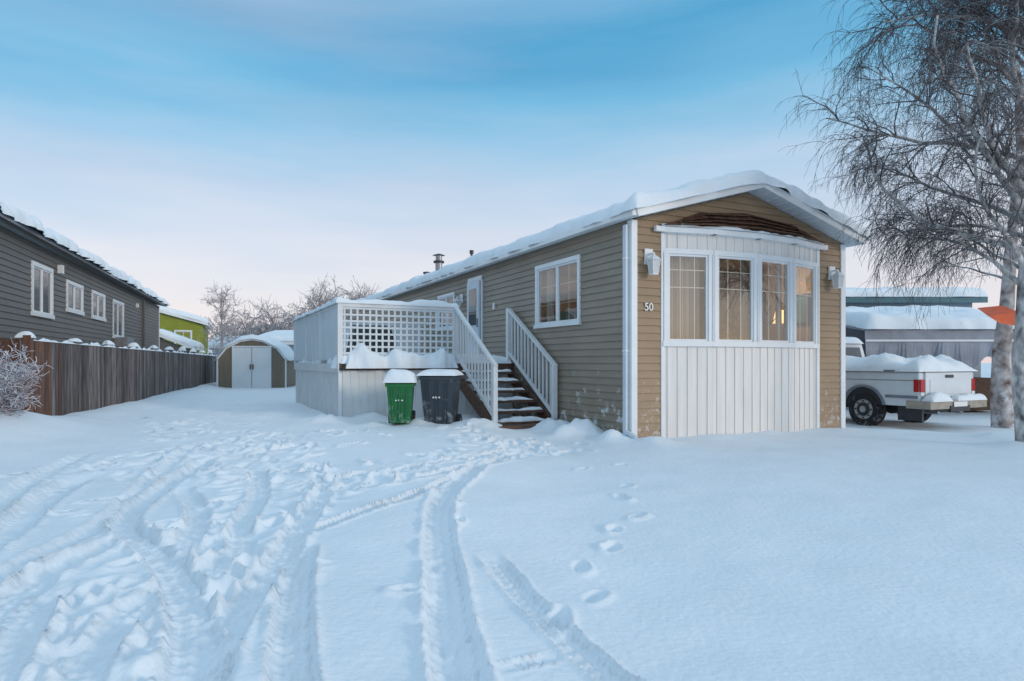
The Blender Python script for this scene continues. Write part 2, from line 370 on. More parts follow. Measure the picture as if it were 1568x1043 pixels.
track([(-.30,7.2),(-.544,5.41),(-.478,4.2),(-.357,3.376),(-.256,2.676),(-.159,2.11),(-.1,1.7)],.10,.05,.024,.005,1)
track([(-.16,3.85),(.06,3.2),(.24,2.7),(.42,2.3),(.6,1.95)],.075,.033,.016,.006,2)
track([(-.1,2.3),(.02,2.42),(.13,2.5),(.2,2.6)],.035,.02,.014,.0,13)
for (cx,cy,a) in ((1.13,6.32,1.3),(.98,5.72,1.9),(.97,5.0,.9),(.73,4.6,1.2),(.65,4.18,1.1),(.40,3.74,1.5),(.43,3.27,1.1),(.22,2.95,1.4)): foot(cx,cy,a,.095,.045,.05,.015)
for (cx,cy,a) in ((-3.25,5.0,1),(-3.0,4.5,.8),(-3.2,4.6,.9),(-4.1,6.6,.9),(-4.3,7.4,1.3),(-3.9,5.6,1.1),(.8,7.3,.8),(1.3,7.6,.7),(-.5,3.1,.5),(-.42,3.6,1.6),(-.38,4.4,1.4),(-.45,5.0,1.5),(-.25,2.6,1.4),(-.2,2.35,1.2)): foot(cx,cy,a,.08,.04,.03,.013)
hv,hu=tohouse(GX,GY)
ins=(hv>.15)&(hv<4.6)&(hu>.1)&(hu<17.8); GZ[ins]=-.3
ground=meshgrid_obj('snow_ground',GX,GY,GZ,'snow')

# ================================================================== MOBILE HOME
H=empty('mobile_home',(HX,HY,0),TH)
W=4.73; LEN=18.0; ZE=3.17; SL=.285
mb=MB()
bayL,bayR=.58,4.04
lo=lambda z:0.0 if z<=zt else (z-zt)/SL
hi=lambda z:W if z<=zt else W-(z-zt)/SL
zt=3.2
siding(mb,(0,0),(1,0),(0,-1),W,-.35,zt+SL*W/2-.005,[(bayL,bayR,-.5,3.06)],'sidingF',lo=lo,hi=hi)
sw=(1.50,2.95,1.76,2.81); sw2=(7.42,8.53,1.95,2.75); door=(5.58,6.42,.9,3.0)
siding(mb,(0,0),(0,1),(-1,0),LEN,-.35,3.3,[sw,sw2,door],'sidingS')
siding(mb,(W,0),(0,1),(1,0),LEN,-.35,3.3,[],'sidingS')
siding(mb,(0,LEN),(1,0),(0,1),W,-.35,zt+SL*W/2-.005,[],'sidingS',lo=lo,hi=hi)
mb.build('siding_walls',H)
mb=MB()
for x0,x1,y0,y1 in ((-.04,.07,-.04,-.001),(-.04,-.001,-.0,.08),(W-.08,W+.04,-.04,-.001),(W+.001,W+.04,0,.10)):
    mb.box(x0,x1,y0,y1,-.35,3.19,'trim')
mb.box(-.105,-.045,.02,.10,-.1,3.12,'soffit'); mb.beam((-.08,.06,0.0),(-.06,-.18,-.08),.06,.06,'soffit')
mb.box(-.11,-.041,.015,.105,1.2,1.23,'trim'); mb.box(-.11,-.041,.015,.105,2.6,2.63,'trim')
mb.build('corner_trim',H,bevel=.006)
mb=MB()
y0,y1=-.33,LEN+.3; RTK=.10
prof=[(-.15,ZE),(W/2,ZE+SL*(W/2+.15)),(W+.15,ZE),(W+.15,ZE+RTK),(W/2,ZE+SL*(W/2+.15)+RTK),(-.15,ZE+RTK)]
mb.prism(prof,'y',y0,y1,'soffit')
for sx in (0,1):
    a=(-.165 if sx==0 else W+.165)
    mb.beam((a,y0-.013,ZE+.055),(W/2,y0-.013,ZE+.055+SL*(W/2+.165)),.024,.125,'trim')
    g=(-.24,-.155) if sx==0 else (W+.155,W+.24)
    mb.box(g[0],g[1],y0,y1,ZE+.01,ZE+.095,'trim')
for k in range(1,24):
    x=k*W/24; z=ZE+SL*min(x+.15,W+.15-x)
    mb.box(x-.006,x+.006,y0+.03,-.03,z-.008,z+.01,'trim')
mb.build('roof',H)
RT=lambda X,Y:ZE+RTK+SL*np.minimum(X+.15,W+.15-X)-.04*np.exp(-((X-W/2)/.3)**2)
snow('roof_snow',-.25,W+.25,y0-.09,y1,RT,.22,H,r=.16,seed=3,edge=.06,lump=.26,step=.08,freq=2.2)
arc=[(.58,0.0),(1.42,-.19),(2.31,-.25),(3.20,-.19),(4.04,0.0)]
mb=MB(); mg=MB()
for i,((xa,ya),(xb,yb)) in enumerate(zip(arc[:-1],arc[1:])):
    L=math.hypot(xb-xa,yb-ya); t=((xb-xa)/L,(yb-ya)/L); n=(t[1],-t[0]); p=(xa,ya)
    def BX(a,b,o0,o1,c,d,m,mb=mb,p=p,t=t,n=n):
        P=[]
        for z in (c,d):
            for (s,o) in ((a,o0),(b,o0),(b,o1),(a,o1)): P.append((p[0]+t[0]*s+n[0]*o,p[1]+t[1]*s+n[1]*o,z))
        mb.hexa(P,m)
    BX(0,L,-.03,0.0,-.4,1.30,'bay'); BX(0,L,-.03,0,2.79,3.06,'bay')
    k=5
    for j in range(k):
        c=(j+.5)*L/k
        BX(c-.012,c+.012,0,.014,-.4,1.30,'bay'); BX(c-.012,c+.012,0,.014,2.80,3.04,'bay')
    BX(0,L,-.04,.045,1.29,1.35,'trim'); BX(0,L,-.04,.03,2.74,2.79,'trim')
    fr=.085
    window(mg,p,t,n,fr,L-fr,1.37,2.73,panes=1,fr=fr-.004,munt=([.3,.7],[.62,.82]),out=.035)
    BX(0,.02,-.05,.05,1.35,2.74,'trim'); BX(L-.02,L,-.05,.05,1.35,2.74,'trim')
    BX(-.04,L+.04,-.1,.10,3.045,3.13,'trim')
mb.box(.53,.60,-.03,.0,-.4,3.04,'trim'); mb.box(4.02,4.09,-.03,0,-.4,3.04,'trim')
mb.box(.38,.60,-.10,-.03,3.047,3.128,'trim'); mb.box(4.02,4.22,-.10,-.03,3.047,3.128,'trim')
mb.build('bow_window_panels',H,bevel=.003)
mg.build('bow_window_sashes',H)
mb=MB()
top=[(.75,0,3.2),(1.3,0,3.43),(2.31,-.0,3.52),(3.35,0,3.43),(3.9,0,3.2)]
low=[(.50,-.09,3.135),(1.40,-.28,3.14),(2.31,-.34,3.14),(3.22,-.28,3.14),(4.12,-.09,3.135)]
rr_=random.Random(9)
for a in range(4): mb.poly([low[a],low[a+1],(top[a+1][0],-.03,top[a+1][2]),(top[a][0],-.03,top[a][2])],'rust')
for a in range(4):
    for k in range(4):
        t0=.12+k*.22
        for s in range(3):
            u0=s/3+rr_.uniform(0,.03); u1=(s+1)/3-rr_.uniform(0,.03)
            l0=Vector(low[a]).lerp(Vector(top[a]),t0); l1=Vector(low[a+1]).lerp(Vector(top[a+1]),t0)
            o=Vector((0,-.035,.012+rr_.uniform(0,.012)))
            mb.beam(l0.lerp(l1,u0)+o,l0.lerp(l1,u1)+o,.09,.012,'rust')
mb.build('bow_window_roof',H)
u=np.linspace(.5,4.1,80); w=np.linspace(0,1,9)
U,Wd=np.meshgrid(u,w); yo=-(.37-.27*((U-2.31)/1.81)**2); Yc=yo+Wd*.15
Zc=3.128+.055*np.sin(np.pi*np.clip(Wd,0,1))**.6*np.clip(.8+1.8*fbm(U*3,Wd*2,3,3),.05,2)
meshgrid_obj('bow_cap_snow',U,Yc,Zc,'snowfine',H)
mb=MB()
window(mb,(0,0),(0,1),(-1,0),sw[0],sw[1],sw[2],sw[3],panes=2,fr=.075,munt=([.5],[.33,.66]))
window(mb,(0,0),(0,1),(-1,0),sw2[0],sw2[1],sw2[2],sw2[3],panes=2,fr=.07,glass='glassD')
mb.box(-.05,.05,door[0]-.0,door[0]+.07,1.0,3.0,'trim'); mb.box(-.05,.05,door[1]-.07,door[1],1.0,3.0,'trim'); mb.box(-.055,.05,door[0],door[1],2.93,3.03,'trim')
mb.box(-.10,-.06,door[0]+.07,door[1]-.07,1.04,2.93,'soffit')
mb.box(-.108,-.1,door[0]+.2,door[1]-.2,1.9,2.75,'glassD'); mb.box(-.13,-.1,door[0]+.1,door[0]+.13,1.85,2.05,'metal')
mb.box(0.06,.08,door[0],door[1],.9,3.0,'dark')
mb.build('side_windows_and_door',H,bevel=.003)
# interior
mb=MB()
mb.box(.12,W-.12,4.8,4.85,.5,3.1,'interior'); mb.box(W-.16,W-.12,.12,4.8,.5,3.1,'interior')
mb.box(.10,.12,.1,1.35,.5,3.1,'interior'); mb.box(.10,.12,3.1,4.8,.5,3.1,'interior'); mb.box(.10,.12,1.35,3.1,.5,1.6,'interior'); mb.box(.10,.12,1.35,3.1,2.95,3.1,'interior')
mb.box(.1,W-.12,-.0,4.85,3.0,3.04,'interior'); mb.box(.1,W-.12,.04,4.85,.45,.5,'floor')
mb.box(.1,.58,.04,.08,.5,3.0,'interior'); mb.box(4.04,4.6,.04,.08,.5,3.0,'interior')
mb.box(.9,2.6,2.2,3.0,.5,1.35,'sofa'); mb.box(.9,2.6,2.9,3.1,1.35,1.7,'sofa')
mb.box(W-.6,W-.17,2.0,3.6,.5,1.3,'sofa'); mb.box(W-.19,W-.165,.55,.95,1.75,2.35,'dark'); mb.box(W-.2,W-.19,.6,.9,1.8,2.3,'teal')
mb.box(W-.2,W-.17,1.6,2.5,1.6,2.5,'brown'); mb.box(W-.21,W-.2,1.68,2.42,1.68,2.42,'curtain'); mb.box(W-.45,W-.165,3.0,4.2,.5,2.6,'brown')
mb.box(3.2,4.3,4.5,4.78,.5,2.4,'brown'); mb.box(2.0,2.9,4.74,4.79,1.5,2.3,'dark'); mb.box(1.2,1.9,4.74,4.79,1.7,2.2,'teal')
mb.build('interior_room',H)
mb=MB()
def drape(x0,x1,yf,z0,z1,m):
    n=24
    for i in range(n):
        a=x0+(x1-x0)*i/n; b=x0+(x1-x0)*(i+1)/n
        ya=yf(a)+.03*math.sin(i*1.9); yb=yf(b)+.03*math.sin((i+1)*1.9)
        mb.poly([(a,ya,z0),(b,yb,z0),(b,yb,z1),(a,ya,z1)],m)
bow=lambda x:-.13+.19*((x-2.31)/1.73)**2+.1
drape(.66,1.40,lambda x:bow(x)+.03,1.25,2.8,'curtain')
for a,b in ((1.48,.15),(2.2,.12),(2.40,.12),(3.05,.12),(3.28,.12)): drape(a,a+b,bow,1.25,2.8,'curtain')
# side window drapes
for a,b in ((1.42,.26),(2.72,.26)):
    for i in range(12):
        s0=a+b*i/12; s1=a+b*(i+1)/12
        mb.poly([(.20+.02*math.sin(i*1.9),s0,1.6),(.20+.02*math.sin((i+1)*1.9),s1,1.6),(.20+.02*math.sin((i+1)*1.9),s1,2.95),(.20+.02*math.sin(i*1.9),s0,2.95)],'curtain')
mb.build('curtains',H)
mb=MB(); mb.cyl((4.3,1.0,.5),'z',.02,1.35,'metal',8); mb.cyl((4.3,1.0,1.8),'z',.16,.25,'warm',20,.1); mb.cyl((4.3,1.0,.5),'z',.16,.03,'metal',20)
mb.build('floor_lamp',H)
mb=MB(); rr=random.Random(3); M['leaf']=mat('house_plant_leaf',(.03,.06,.025),.5,.4,6); M['pot']=mat('pot',(.3,.15,.08),.7,.1,4)
for (px_,n_) in ((2.1,170),(3.0,150)):
    mb.cyl((px_,.6,.5),'z',.15,.7,'pot',16,.2)
    for i in range(n_):
        a=rr.uniform(0,6.28); e=rr.uniform(-.2,1.4); l=rr.uniform(.25,.75); c=Vector((px_,.6,1.25)); d=Vector((math.cos(a)*math.cos(e),math.sin(a)*math.cos(e)*.6,math.sin(e)*1.5))
        p=c+d*l; s=Vector((-math.sin(a),math.cos(a),.2))*.03
        mb.poly([p-d*.12,p+s,p+d*.12,p-s],'leaf')
mb.build('house_plants',H)
pl=bpy.data.lights.new('interior_light','POINT'); pl.energy=11; pl.color=(1,.66,.36); pl.shadow_soft_size=.15
po=bpy.data.objects.new('interior_light',pl); S.collection.objects.link(po); po.parent=H; po.location=(4.05,.75,2.45)
pl2=bpy.data.lights.new('room_fill_light','POINT'); pl2.energy=8; pl2.color=(1,.78,.56); pl2.shadow_soft_size=.2  # added fill lamp to brighten the room, no ceiling fixture behind it
po2=bpy.data.objects.new('room_fill_light',pl2); S.collection.objects.link(po2); po2.parent=H; po2.location=(1.8,3.4,2.7)
def lantern(mb,x,y,z,side=False):
    f=(lambda a,b,c:(x+a,y+b,z+c)) if not side else (lambda a,b,c:(x+b,y+a,z+c))
    def bx(a0,a1,b0,b1,c0,c1,m):
        p=f(a0,b0,c0);q=f(a1,b1,c1); mb.box(min(p[0],q[0]),max(p[0],q[0]),min(p[1],q[1]),max(p[1],q[1]),p[2],q[2],m)
    bx(-.075,.075,-.05,-.02,-.02,.22,'trim'); bx(-.02,.02,-.16,-.05,.12,.15,'trim')
    for (w0,w1,c0,c1,m) in ((.045,.065,-.17,.03,'lampg'),(.085,.03,.03,.10,'trim'),(.05,.05,-.19,-.17,'trim'),(.02,.01,.10,.14,'trim')):
        P=[]
        for c,wv in ((c0,w0),(c1,w1)):
            for sx,sy in ((-1,-1),(1,-1),(1,1),(-1,1)): P.append(f(sx*wv,-.16+sy*wv,c))
        mb.hexa(P,m)
    for sx,sy in ((-1,-1),(1,-1),(1,1),(-1,1)):
        mb.beam(f(sx*.047,-.16+sy*.047,-.17),f(sx*.067,-.16+sy*.067,.03),.01,.01,'trim')
mb=MB(); lantern(mb,.28,0,2.55); lantern(mb,4.40,0,2.55); lantern(mb,0,6.85,2.5,True); mb.build('wall_lanterns',H,bevel=.003)
cu=bpy.data.curves.new('house_number','FONT'); cu.body='50'; cu.size=.17; cu.extrude=.008; cu.materials.append(M['num'])
to=bpy.data.objects.new('house_number',cu); S.collection.objects.link(to); to.parent=H; to.location=(.20,-.035,1.83); to.rotation_euler=(rad(90),0,0)
mb=MB()
mb.cyl((1.0,11.4,3.3),'z',.11,.98,'metal',16); mb.cyl((1.0,11.4,4.18),'z',.17,.06,'black',16,.17); mb.cyl((1.0,11.4,4.24),'z',.10,.18,'metal',16); mb.cyl((1.0,11.4,4.42),'z',.2,.05,'black',16,.05)
mb.cyl((1.0,8.7,3.3),'z',.035,.85,'black',10); mb.cyl((1.0,8.7,4.07),'z',.06,.09,'black',10)
mb.cyl((1.0,12.6,3.3),'z',.07,.75,'black',12); mb.cyl((1.0,12.6,3.98),'z',.12,.06,'black',12)
mb.build('chimney_and_vents',H,smooth=False)
mb=MB(); mb.box(-.06,-.02,3.6,3.72,.55,.7,'trim'); mb.box(-.05,-.02,4.9,4.98,2.2,2.34,'trim'); mb.build('outlet_cover',H)

# ================================================================== DECK
D=empty('deck',(HX,HY,0),TH)
DX0,DY0,DY1,DZ=-3.55,4.02,9.8,1.02
mb=MB()
mb.box(DX0,-.03,DY0,DY1,DZ-.04,DZ,'brown')
mb.box(DX0-.02,-.03,DY0-.04,DY0-.001,DZ-.13,DZ-.003,'brown'); mb.box(DX0-.04,DX0-.001,DY0-.04,DY1,DZ-.17,DZ-.003,'skirt')
mb.box(DX0,-.03,DY0,DY0+.03,-.3,DZ-.06,'skirt'); mb.box(DX0,DX0+.03,DY0+.031,DY1,-.3,DZ-.06,'skirt'); mb.box(DX0+.03,-.03,DY1-.03,DY1,-.3,DZ-.06,'skirt')
x=DX0+.05
while x<-.1:
    mb.box(x,x+.022,DY0-.012,DY0,-.3,DZ-.135,'skirt'); x+=.15
y=DY0+.1
while y<DY1:
    mb.box(DX0-.01,DX0,y,y+.02,-.3,DZ-.175,'skirt'); y+=.3
mb.box(DX0-.03,DX0+.03,DY0-.03,DY0+.0,-.3,DZ-.175,'trim')
mb.build('deck_base',D)
mb=MB()
def lattice_x(x0,x1,y,z0,z1,p=.112,w=.036):
    x=x0+.02
    while x<x1-.02: mb.box(x,x+w,y-.008,y,z0,z1,'lattice'); x+=p
    z=z0+.03
    while z<z1-.02: mb.box(x0,x1,y-.017,y-.009,z,z+w,'lattice'); z+=p
mb.box(DX0-.045,DX0+.045,DY0-.045,DY0+.045,DZ,2.17,'white'); mb.box(-1.345,-1.255,DY0-.045,DY0+.045,DZ,2.17,'white')
mb.box(DX0+.046,-1.346,DY0-.035,DY0+.035,2.06,2.13,'white'); mb.box(DX0+.046,-1.346,DY0-.025,DY0+.025,1.10,1.16,'white')
lattice_x(DX0+.046,-1.346,DY0+.0,1.16,2.06,.118,.036)
y=DY0+.06
while y<DY1-.1:
    mb.box(DX0-.014,DX0+.002,y,y+.088,1.08,2.07,'lattice'); y+=.105
mb.box(DX0-.04,DX0+.04,DY0+.046,DY1,2.07,2.12,'white'); mb.box(DX0+.003,DX0+.04,DY0+.046,DY1,1.1,1.17,'white')
for yy in (5.9,7.85,9.76): mb.box(DX0-.045,DX0+.045,yy,yy+.09,DZ,2.16,'white')
mb.box(DX0+.05,-.1,DY1-.03,DY1+.03,2.07,2.12,'white')
x=DX0+.1
while x<-.15: mb.box(x,x+.088,DY1-.02,DY1+.015,1.08,2.07,'lattice'); x+=.105
mb.build('deck_railing',D)
mb=MB(); mb.hexa([(-2.9,6.2,1.02),(-1.8,6.2,1.02),(-1.8,6.9,1.02),(-2.9,6.9,1.02),(-2.75,6.3,1.85),(-1.95,6.3,1.85),(-1.95,6.8,1.9),(-2.75,6.8,1.9)],'black'); mb.build('barbecue_cover',D,bevel=.05)
snow('deck_snow',DX0,-.05,DY0-.07,DY1,flat(DZ-.002),.13,D,r=.1,seed=8,edge=.05,lump=.4,step=.1,freq=2.5)
snow('deck_edge_snow',DX0+.03,-1.30,DY0-.22,DY0+.25,flat(DZ-.09),.26,D,r=.17,seed=12,edge=.10,lump=.7,step=.04,freq=3.2)
snow('rail_snow_front',DX0-.08,-1.24,DY0-.07,DY0+.07,flat(2.125),.09,D,r=.06,seed=2,edge=.015,lump=.45,step=.05)
snow('rail_snow_side',DX0-.08,DX0+.07,DY0+.0,DY1+.05,flat(2.118),.085,D,r=.06,seed=4,edge=.015,lump=.45,step=.06)
mb=MB(); sx0,sx1=-1.30,-.12
yt,yb=4.02,2.12
N=6; rise=.17; run=(yt-yb)/N
for i in range(N):
    z=DZ-rise*(i+1); yc=yt-run*(i+.5)-.02
    mb.box(sx0+.03,sx1-.03,yc-.145,yc+.145,z-.05,z,'brown')
mb.box(sx0-.1,sx1+.15,1.72,2.02,-.12,-.03,'brown')
for xx in (sx0,sx1): mb.beam((xx,yt,DZ-.22),(xx,yb-.1,-.16),.045,.24,'brown')
mb.build('stair_treads',D,bevel=.004)
for i in range(N):
    z=DZ-rise*(i+1); yc=yt-run*(i+.5)-.02
    snow('tread_snow_%d'%i,sx0+.08,sx1-.07,yc-.11,yc+.12,flat(z-.003),.025+.015*(i%2),D,r=.05,seed=30+i,edge=.04,lump=1.0,step=.05,freq=4)
mb=MB()
for xx in (sx0,sx1):
    mb.box(xx-.04,xx+.04,yb-.02,yb+.06,-.2,.98,'white')
    if xx==sx1: mb.box(xx-.045,xx+.045,DY0-.045,DY0+.045,DZ,2.15,'white'); mb.box(xx+.046,-.03,DY0-.02,DY0+.02,2.03,2.1,'white')
    mb.beam((xx,yt-.03,2.12),(xx,yb-.03,.97),.075,.05,'white'); mb.beam((xx,yt-.05,1.22),(xx,yb+.06,.11),.045,.06,'white')
    n=13
    for k in range(1,n):
        t=k/n; yy=yt+(yb-yt)*t; mb.box(xx-.016,xx+.016,yy-.016,yy+.016,1.22-1.11*t,2.1-1.15*t,'white')
mb.build('stair_railing',D)

# ================================================================== BINS
def bin_(name,loc,rz,w,d,h,m,seed,sn):
    e=empty(name,loc,rz); mb=MB(); b=.78
    P=[]
    for z,k in ((.06,b),(h,1.0)):
        for a,c in ((-1,-1),(1,-1),(1,1),(-1,1)): P.append((a*w/2*k,c*d/2*k+(0 if z>.1 else .03),z))
    mb.hexa(P,m)
    mb.box(-w/2-.02,w/2+.02,-d/2-.02,d/2+.02,h-.05,h-.001,m)
    mb.hexa([(-w/2-.03,-d/2-.04,h+.005),(w/2+.03,-d/2-.04,h+.005),(w/2+.03,d/2+.02,h+.005),(-w/2-.03,d/2+.02,h+.005),
             (-w/2+.03,-d/2+.02,h+.06),(w/2-.03,-d/2+.02,h+.06),(w/2-.03,d/2-.02,h+.07),(-w/2+.03,d/2-.02,h+.07)],m)
    for s in (-.6,0,.6): mb.beam((s*w/2*.8,-d/2*b-.0,.1),(s*w/2,-d/2-.008,h-.08),.02,.02,m)
    mb.cyl((-w/2+.04,d/2+.06,h+.0),'x',.018,w-.08,m,10)
    mb.box(-w/2+.04,-w/2+.08,d/2,d/2+.07,h-.05,h+.01,m); mb.box(w/2-.08,w/2-.04,d/2,d/2+.07,h-.05,h+.01,m)
    for s in (-1,1): 
        mb.cyl((s*(w/2-.02)-.03,d/2*b+.02,.12),'x',.12,.06,'tire',20); mb.cyl((s*(w/2-.02)-.035,d/2*b+.02,.12),'x',.05,.07,'metal',12)
    for q in range(3): mb.box(-.07+q*.05,-.04+q*.05,-d/2*.93-.012,-d/2*.93+.01,h*.60,h*.63+.01*(q%2),'num')
    mb.build('bin_body',e,bevel=.012)
    snow('bin_snow',-w/2-.05,w/2+.05,-d/2-.06,d/2+.03,flat(h+.02),sn,e,r=.15,seed=seed,edge=.02,lump=.2,step=.04)
    return e
bin_('green_wheelie_bin',(-1.86,10.75,-.02),rad(4),.42,.5,.71,'green',5,.22)
bin_('black_wheelie_bin',(-1.22,11.0,-.10),rad(-8),.57,.6,.90,'greyp',7,.09)

# ================================================================== FENCE
F=empty('wooden_fence',(-7.32,9.75,0),math.atan2(.297,.955))
mb=MB(); rf=random.Random(2)
y=0
while y<20.3:
    h=1.38+rf.uniform(-.018,.012)-.004*y; w=.128+rf.uniform(-.01,.01)
    mb.box(-.012+rf.uniform(-.006,.006),.012+rf.uniform(-.003,.004),y,y+w,-.1,h,'fenceB' if rf.random()<1.1-.5*y else 'fence'); y+=w+rf.uniform(.006,.016)
for z in (.35,1.15): mb.box(-.06,-.02,0,20.3,z,z+.09,'fence')
for k in range(28):
    h=1.40; mb.box(-.15*(k+1)-.05,-.15*k-.062,-.03,-.008,-.1,h+rf.uniform(-.01,.01),'fenceB')
for yy in np.arange(0,20.4,2.05): mb.box(-.11,-.02,yy-.045,yy+.045,-.1,1.44,'fence')
mb.box(-.05,.05,-.10,-.009,-.1,1.45,'fenceB')
mb.build('boards',F)
for i,yy in enumerate(np.arange(0,20.4,2.05)): snow('post_snow_%d'%i,-.15,.05,yy-.11,yy+.11,flat(1.415),.08+.05*(i%3==0),F,r=.1,seed=40+i,edge=.02,lump=.3,step=.05)
snow('fence_top_snow',-.03,.025,0,20.2,lambda X,Y:1.376-.004*Y,.03,F,r=.025,seed=6,edge=.004,lump=1.4,step=.05,freq=4)

# ================================================================== LEFT NEIGHBOUR HOUSE
LH=empty('neighbour_house',(-9.57,12,0),math.atan2(.355,.935))
mb=MB()
wins=[(1.75,2.98,2.12,3.1,2),(4.25,5.58,2.38,3.0,2),(6.7,8.07,2.36,3.0,2),(9.35,10.8,1.9,2.98,2)]
siding(mb,(0,-6),(0,1),(1,0),24.7,0,3.6,[(a+6,b+6,c,d) for a,b,c,d,_ in wins],'sidingL',e=.125)
siding(mb,(-5,18.7),(1,0),(0,1),5,0,3.6,[],'sidingL')
siding(mb,(-5,-6),(1,0),(0,-1),5,0,3.6,[],'sidingL')
mb.box(-.05,.03,18.62,18.73,0,3.58,'trim')
for a,b,c,d,p in wins:
    window(mb,(0,0),(0,1),(1,0),a,b,c,d,panes=p,fr=.09,glass='glassD')
mb.box(-.12,-.08,-6,18.6,0,3.5,'dark')
mb.prism([(.28,3.60),(-2.5,4.12),(-5.3,3.60),(-5.3,3.68),(-2.5,4.2),(.28,3.68)],'y',-6.2,19,'sidingL')
mb.box(.285,.31,-6.2,19,3.60,3.68,'truckg')
mb.box(.02,.12,3.45,3.6,3.15,3.35,'trim'); mb.box(.02,.4,9.4,10.6,1.55,1.85,'metal'); mb.box(.02,.1,13.1,13.25,3.1,3.25,'trim')
mb.box(.03,.09,14.5,14.58,1,3.5,'sidingL')
mb.build('walls_and_roof',LH)
snow('roof_snow',-5.3,.40,-6.2,19,lambda X,Y:3.66+.187*np.minimum(.28-np.minimum(X,.28),X+5.3),.25,LH,r=.14,seed=9,edge=.09,lump=.45,step=.1,freq=2.2)

# ================================================================== SHED
SH=empty('garden_shed',(-10.2,25.2,0),rad(10))
mb=MB(); pw=[(-1.28,-.2),(1.28,-.2),(1.28,1.15),(.95,1.58),(.42,1.86),(0,1.93),(-.42,1.86),(-.95,1.58),(-1.28,1.15)]
mb.prism(pw,'y',0,2.6,'shed')
mb.box(-.68,-.012,-.03,-.001,-.1,1.6,'trim'); mb.box(.012,.68,-.03,-.001,-.1,1.6,'trim')
mb.box(-.73,-.68,-.045,0,-.1,1.66,'trim'); mb.box(.68,.73,-.045,0,-.1,1.66,'trim'); mb.box(-.73,.73,-.046,0,1.61,1.67,'trim')
mb.box(-.07,-.03,-.06,-.03,.75,.95,'brown'); mb.box(.03,.07,-.06,-.03,.75,.95,'brown')
for a,b in zip(pw[2:-1],pw[3:]): mb.beam((a[0],-.03,a[1]),(b[0],-.03,b[1]),.04,.08,'trim')
mb.box(-1.3,-1.24,-.02,-.001,-.1,1.15,'trim'); mb.box(1.24,1.3,-.02,-.001,-.1,1.15,'trim')
mb.build('shed_body',SH)
px=[1.36,1.34,1.0,.45,0,-.45,-1.0,-1.34,-1.36]; pz=[1.1,1.17,1.62,1.9,1.98,1.9,1.62,1.17,1.1]; th=[0,.06,.08,.12,.14,.12,.08,.06,0]
tt=np.linspace(0,1,40); s=np.linspace(0,1,9); xx=np.interp(tt,s,px); zz=np.interp(tt,s,np.array(pz)+np.array(th))
Yv=np.linspace(-.12,2.7,24); X_,Y_=np.meshgrid(xx,Yv); Z_,_=np.meshgrid(zz,Yv); Z_=Z_+.05*fbm(X_*2,Y_*2,4,2)
Z_[0,:]=np.interp(tt,s,pz)-.02; Z_[-1,:]=Z_[0,:]; meshgrid_obj('shed_snow',X_,Y_,Z_,'snowfine',SH)

# ================================================================== DISTANT BUILDINGS
def house(name,loc,rz,w,l,ze,sl,wall,ridge='y',th=.25,wn=(),fas='trim'):
    e=empty(name,loc,rz); mb=MB(); ov=.3
    if ridge=='y':
        siding(mb,(0,0),(1,0),(0,-1),w,-.3,ze+sl*w/2-.01,[],wall,e=.2,lo=lambda z:0 if z<ze else (z-ze)/sl,hi=lambda z:w if z<ze else w-(z-ze)/sl)
        mb.box(0,w,.0,l,-.3,ze,wall)
        mb.prism([(-ov,ze-.05),(w/2,ze+sl*(w/2+ov)-.05),(w+ov,ze-.05),(w+ov,ze+.12),(w/2,ze+sl*(w/2+ov)+.12),(-ov,ze+.12)],'y',-ov,l+ov,fas)
        zf=lambda X,Y:ze+.118+sl*np.minimum(X+ov,w+ov-X)
    else:
        mb.prism([(0,-.3),(l,-.3),(l,ze),(l/2,ze+sl*l/2),(0,ze)],'x',0,w,wall)
        mb.prism([(-ov,ze-.05),(l/2,ze+sl*(l/2+ov)-.05),(l+ov,ze-.05),(l+ov,ze+.15),(l/2,ze+sl*(l/2+ov)+.15),(-ov,ze+.15)],'x',-ov,w+ov,fas)
        zf=lambda X,Y:ze+.148+sl*np.minimum(Y+ov,l+ov-Y)
    for a,b,c,d in wn: window(mb,(0,0),(1,0),(0,-1),a,b,c,d,panes=2,fr=.1,glass='glassD',out=.1)
    mb.build('walls',e); snow('roof_snow',-ov-.03,w+ov+.03,-ov-.03,l+ov,zf,th,e,r=.2,seed=int(w*7),edge=.05,lump=.2,step=.2,freq=1.2)
    return e
house('lime_green_house',(-23.8,38.2,0),rad(23),4.9,7,3.35,.28,'lime',wn=((3.4,4.2,2.0,2.9),))
house('neighbour_garage',(-20.4,33.5,0),rad(20),3.2,4,1.75,.4,'sidingL')
house('pale_blue_house',(-14.2,36,0),0,11,6,2.05,.16,'bluewall',ridge='x',wn=((.6,1.6,.9,1.7),(3,4.2,.9,1.7)))
house('white_cottage',(-24.5,52,0),rad(10),4.5,6,2.2,.2,'bluewall',ridge='x')
house('teal_trimmed_house',(9.2,21.5,-.2),0,6.2,6,3.25,.08,'bluewall',ridge='x',th=.28,wn=((1,2,1.6,2.6),),fas='teal')
CP=empty('carport',(9.3,16.8,-.3),0)
mb=MB()
for xx in (0,2.4,4.7): mb.box(xx,xx+.1,0,.1,0,2.2,'truckg'); mb.box(xx,xx+.1,3.2,3.3,0,2.7,'truckg')
mb.hexa([(-.2,-.2,2.15),(5,-.2,2.15),(5,3.5,2.7),(-.2,3.5,2.7),(-.2,-.2,2.21),(5,-.2,2.21),(5,3.5,2.76),(-.2,3.5,2.76)],'truckg')
n=60
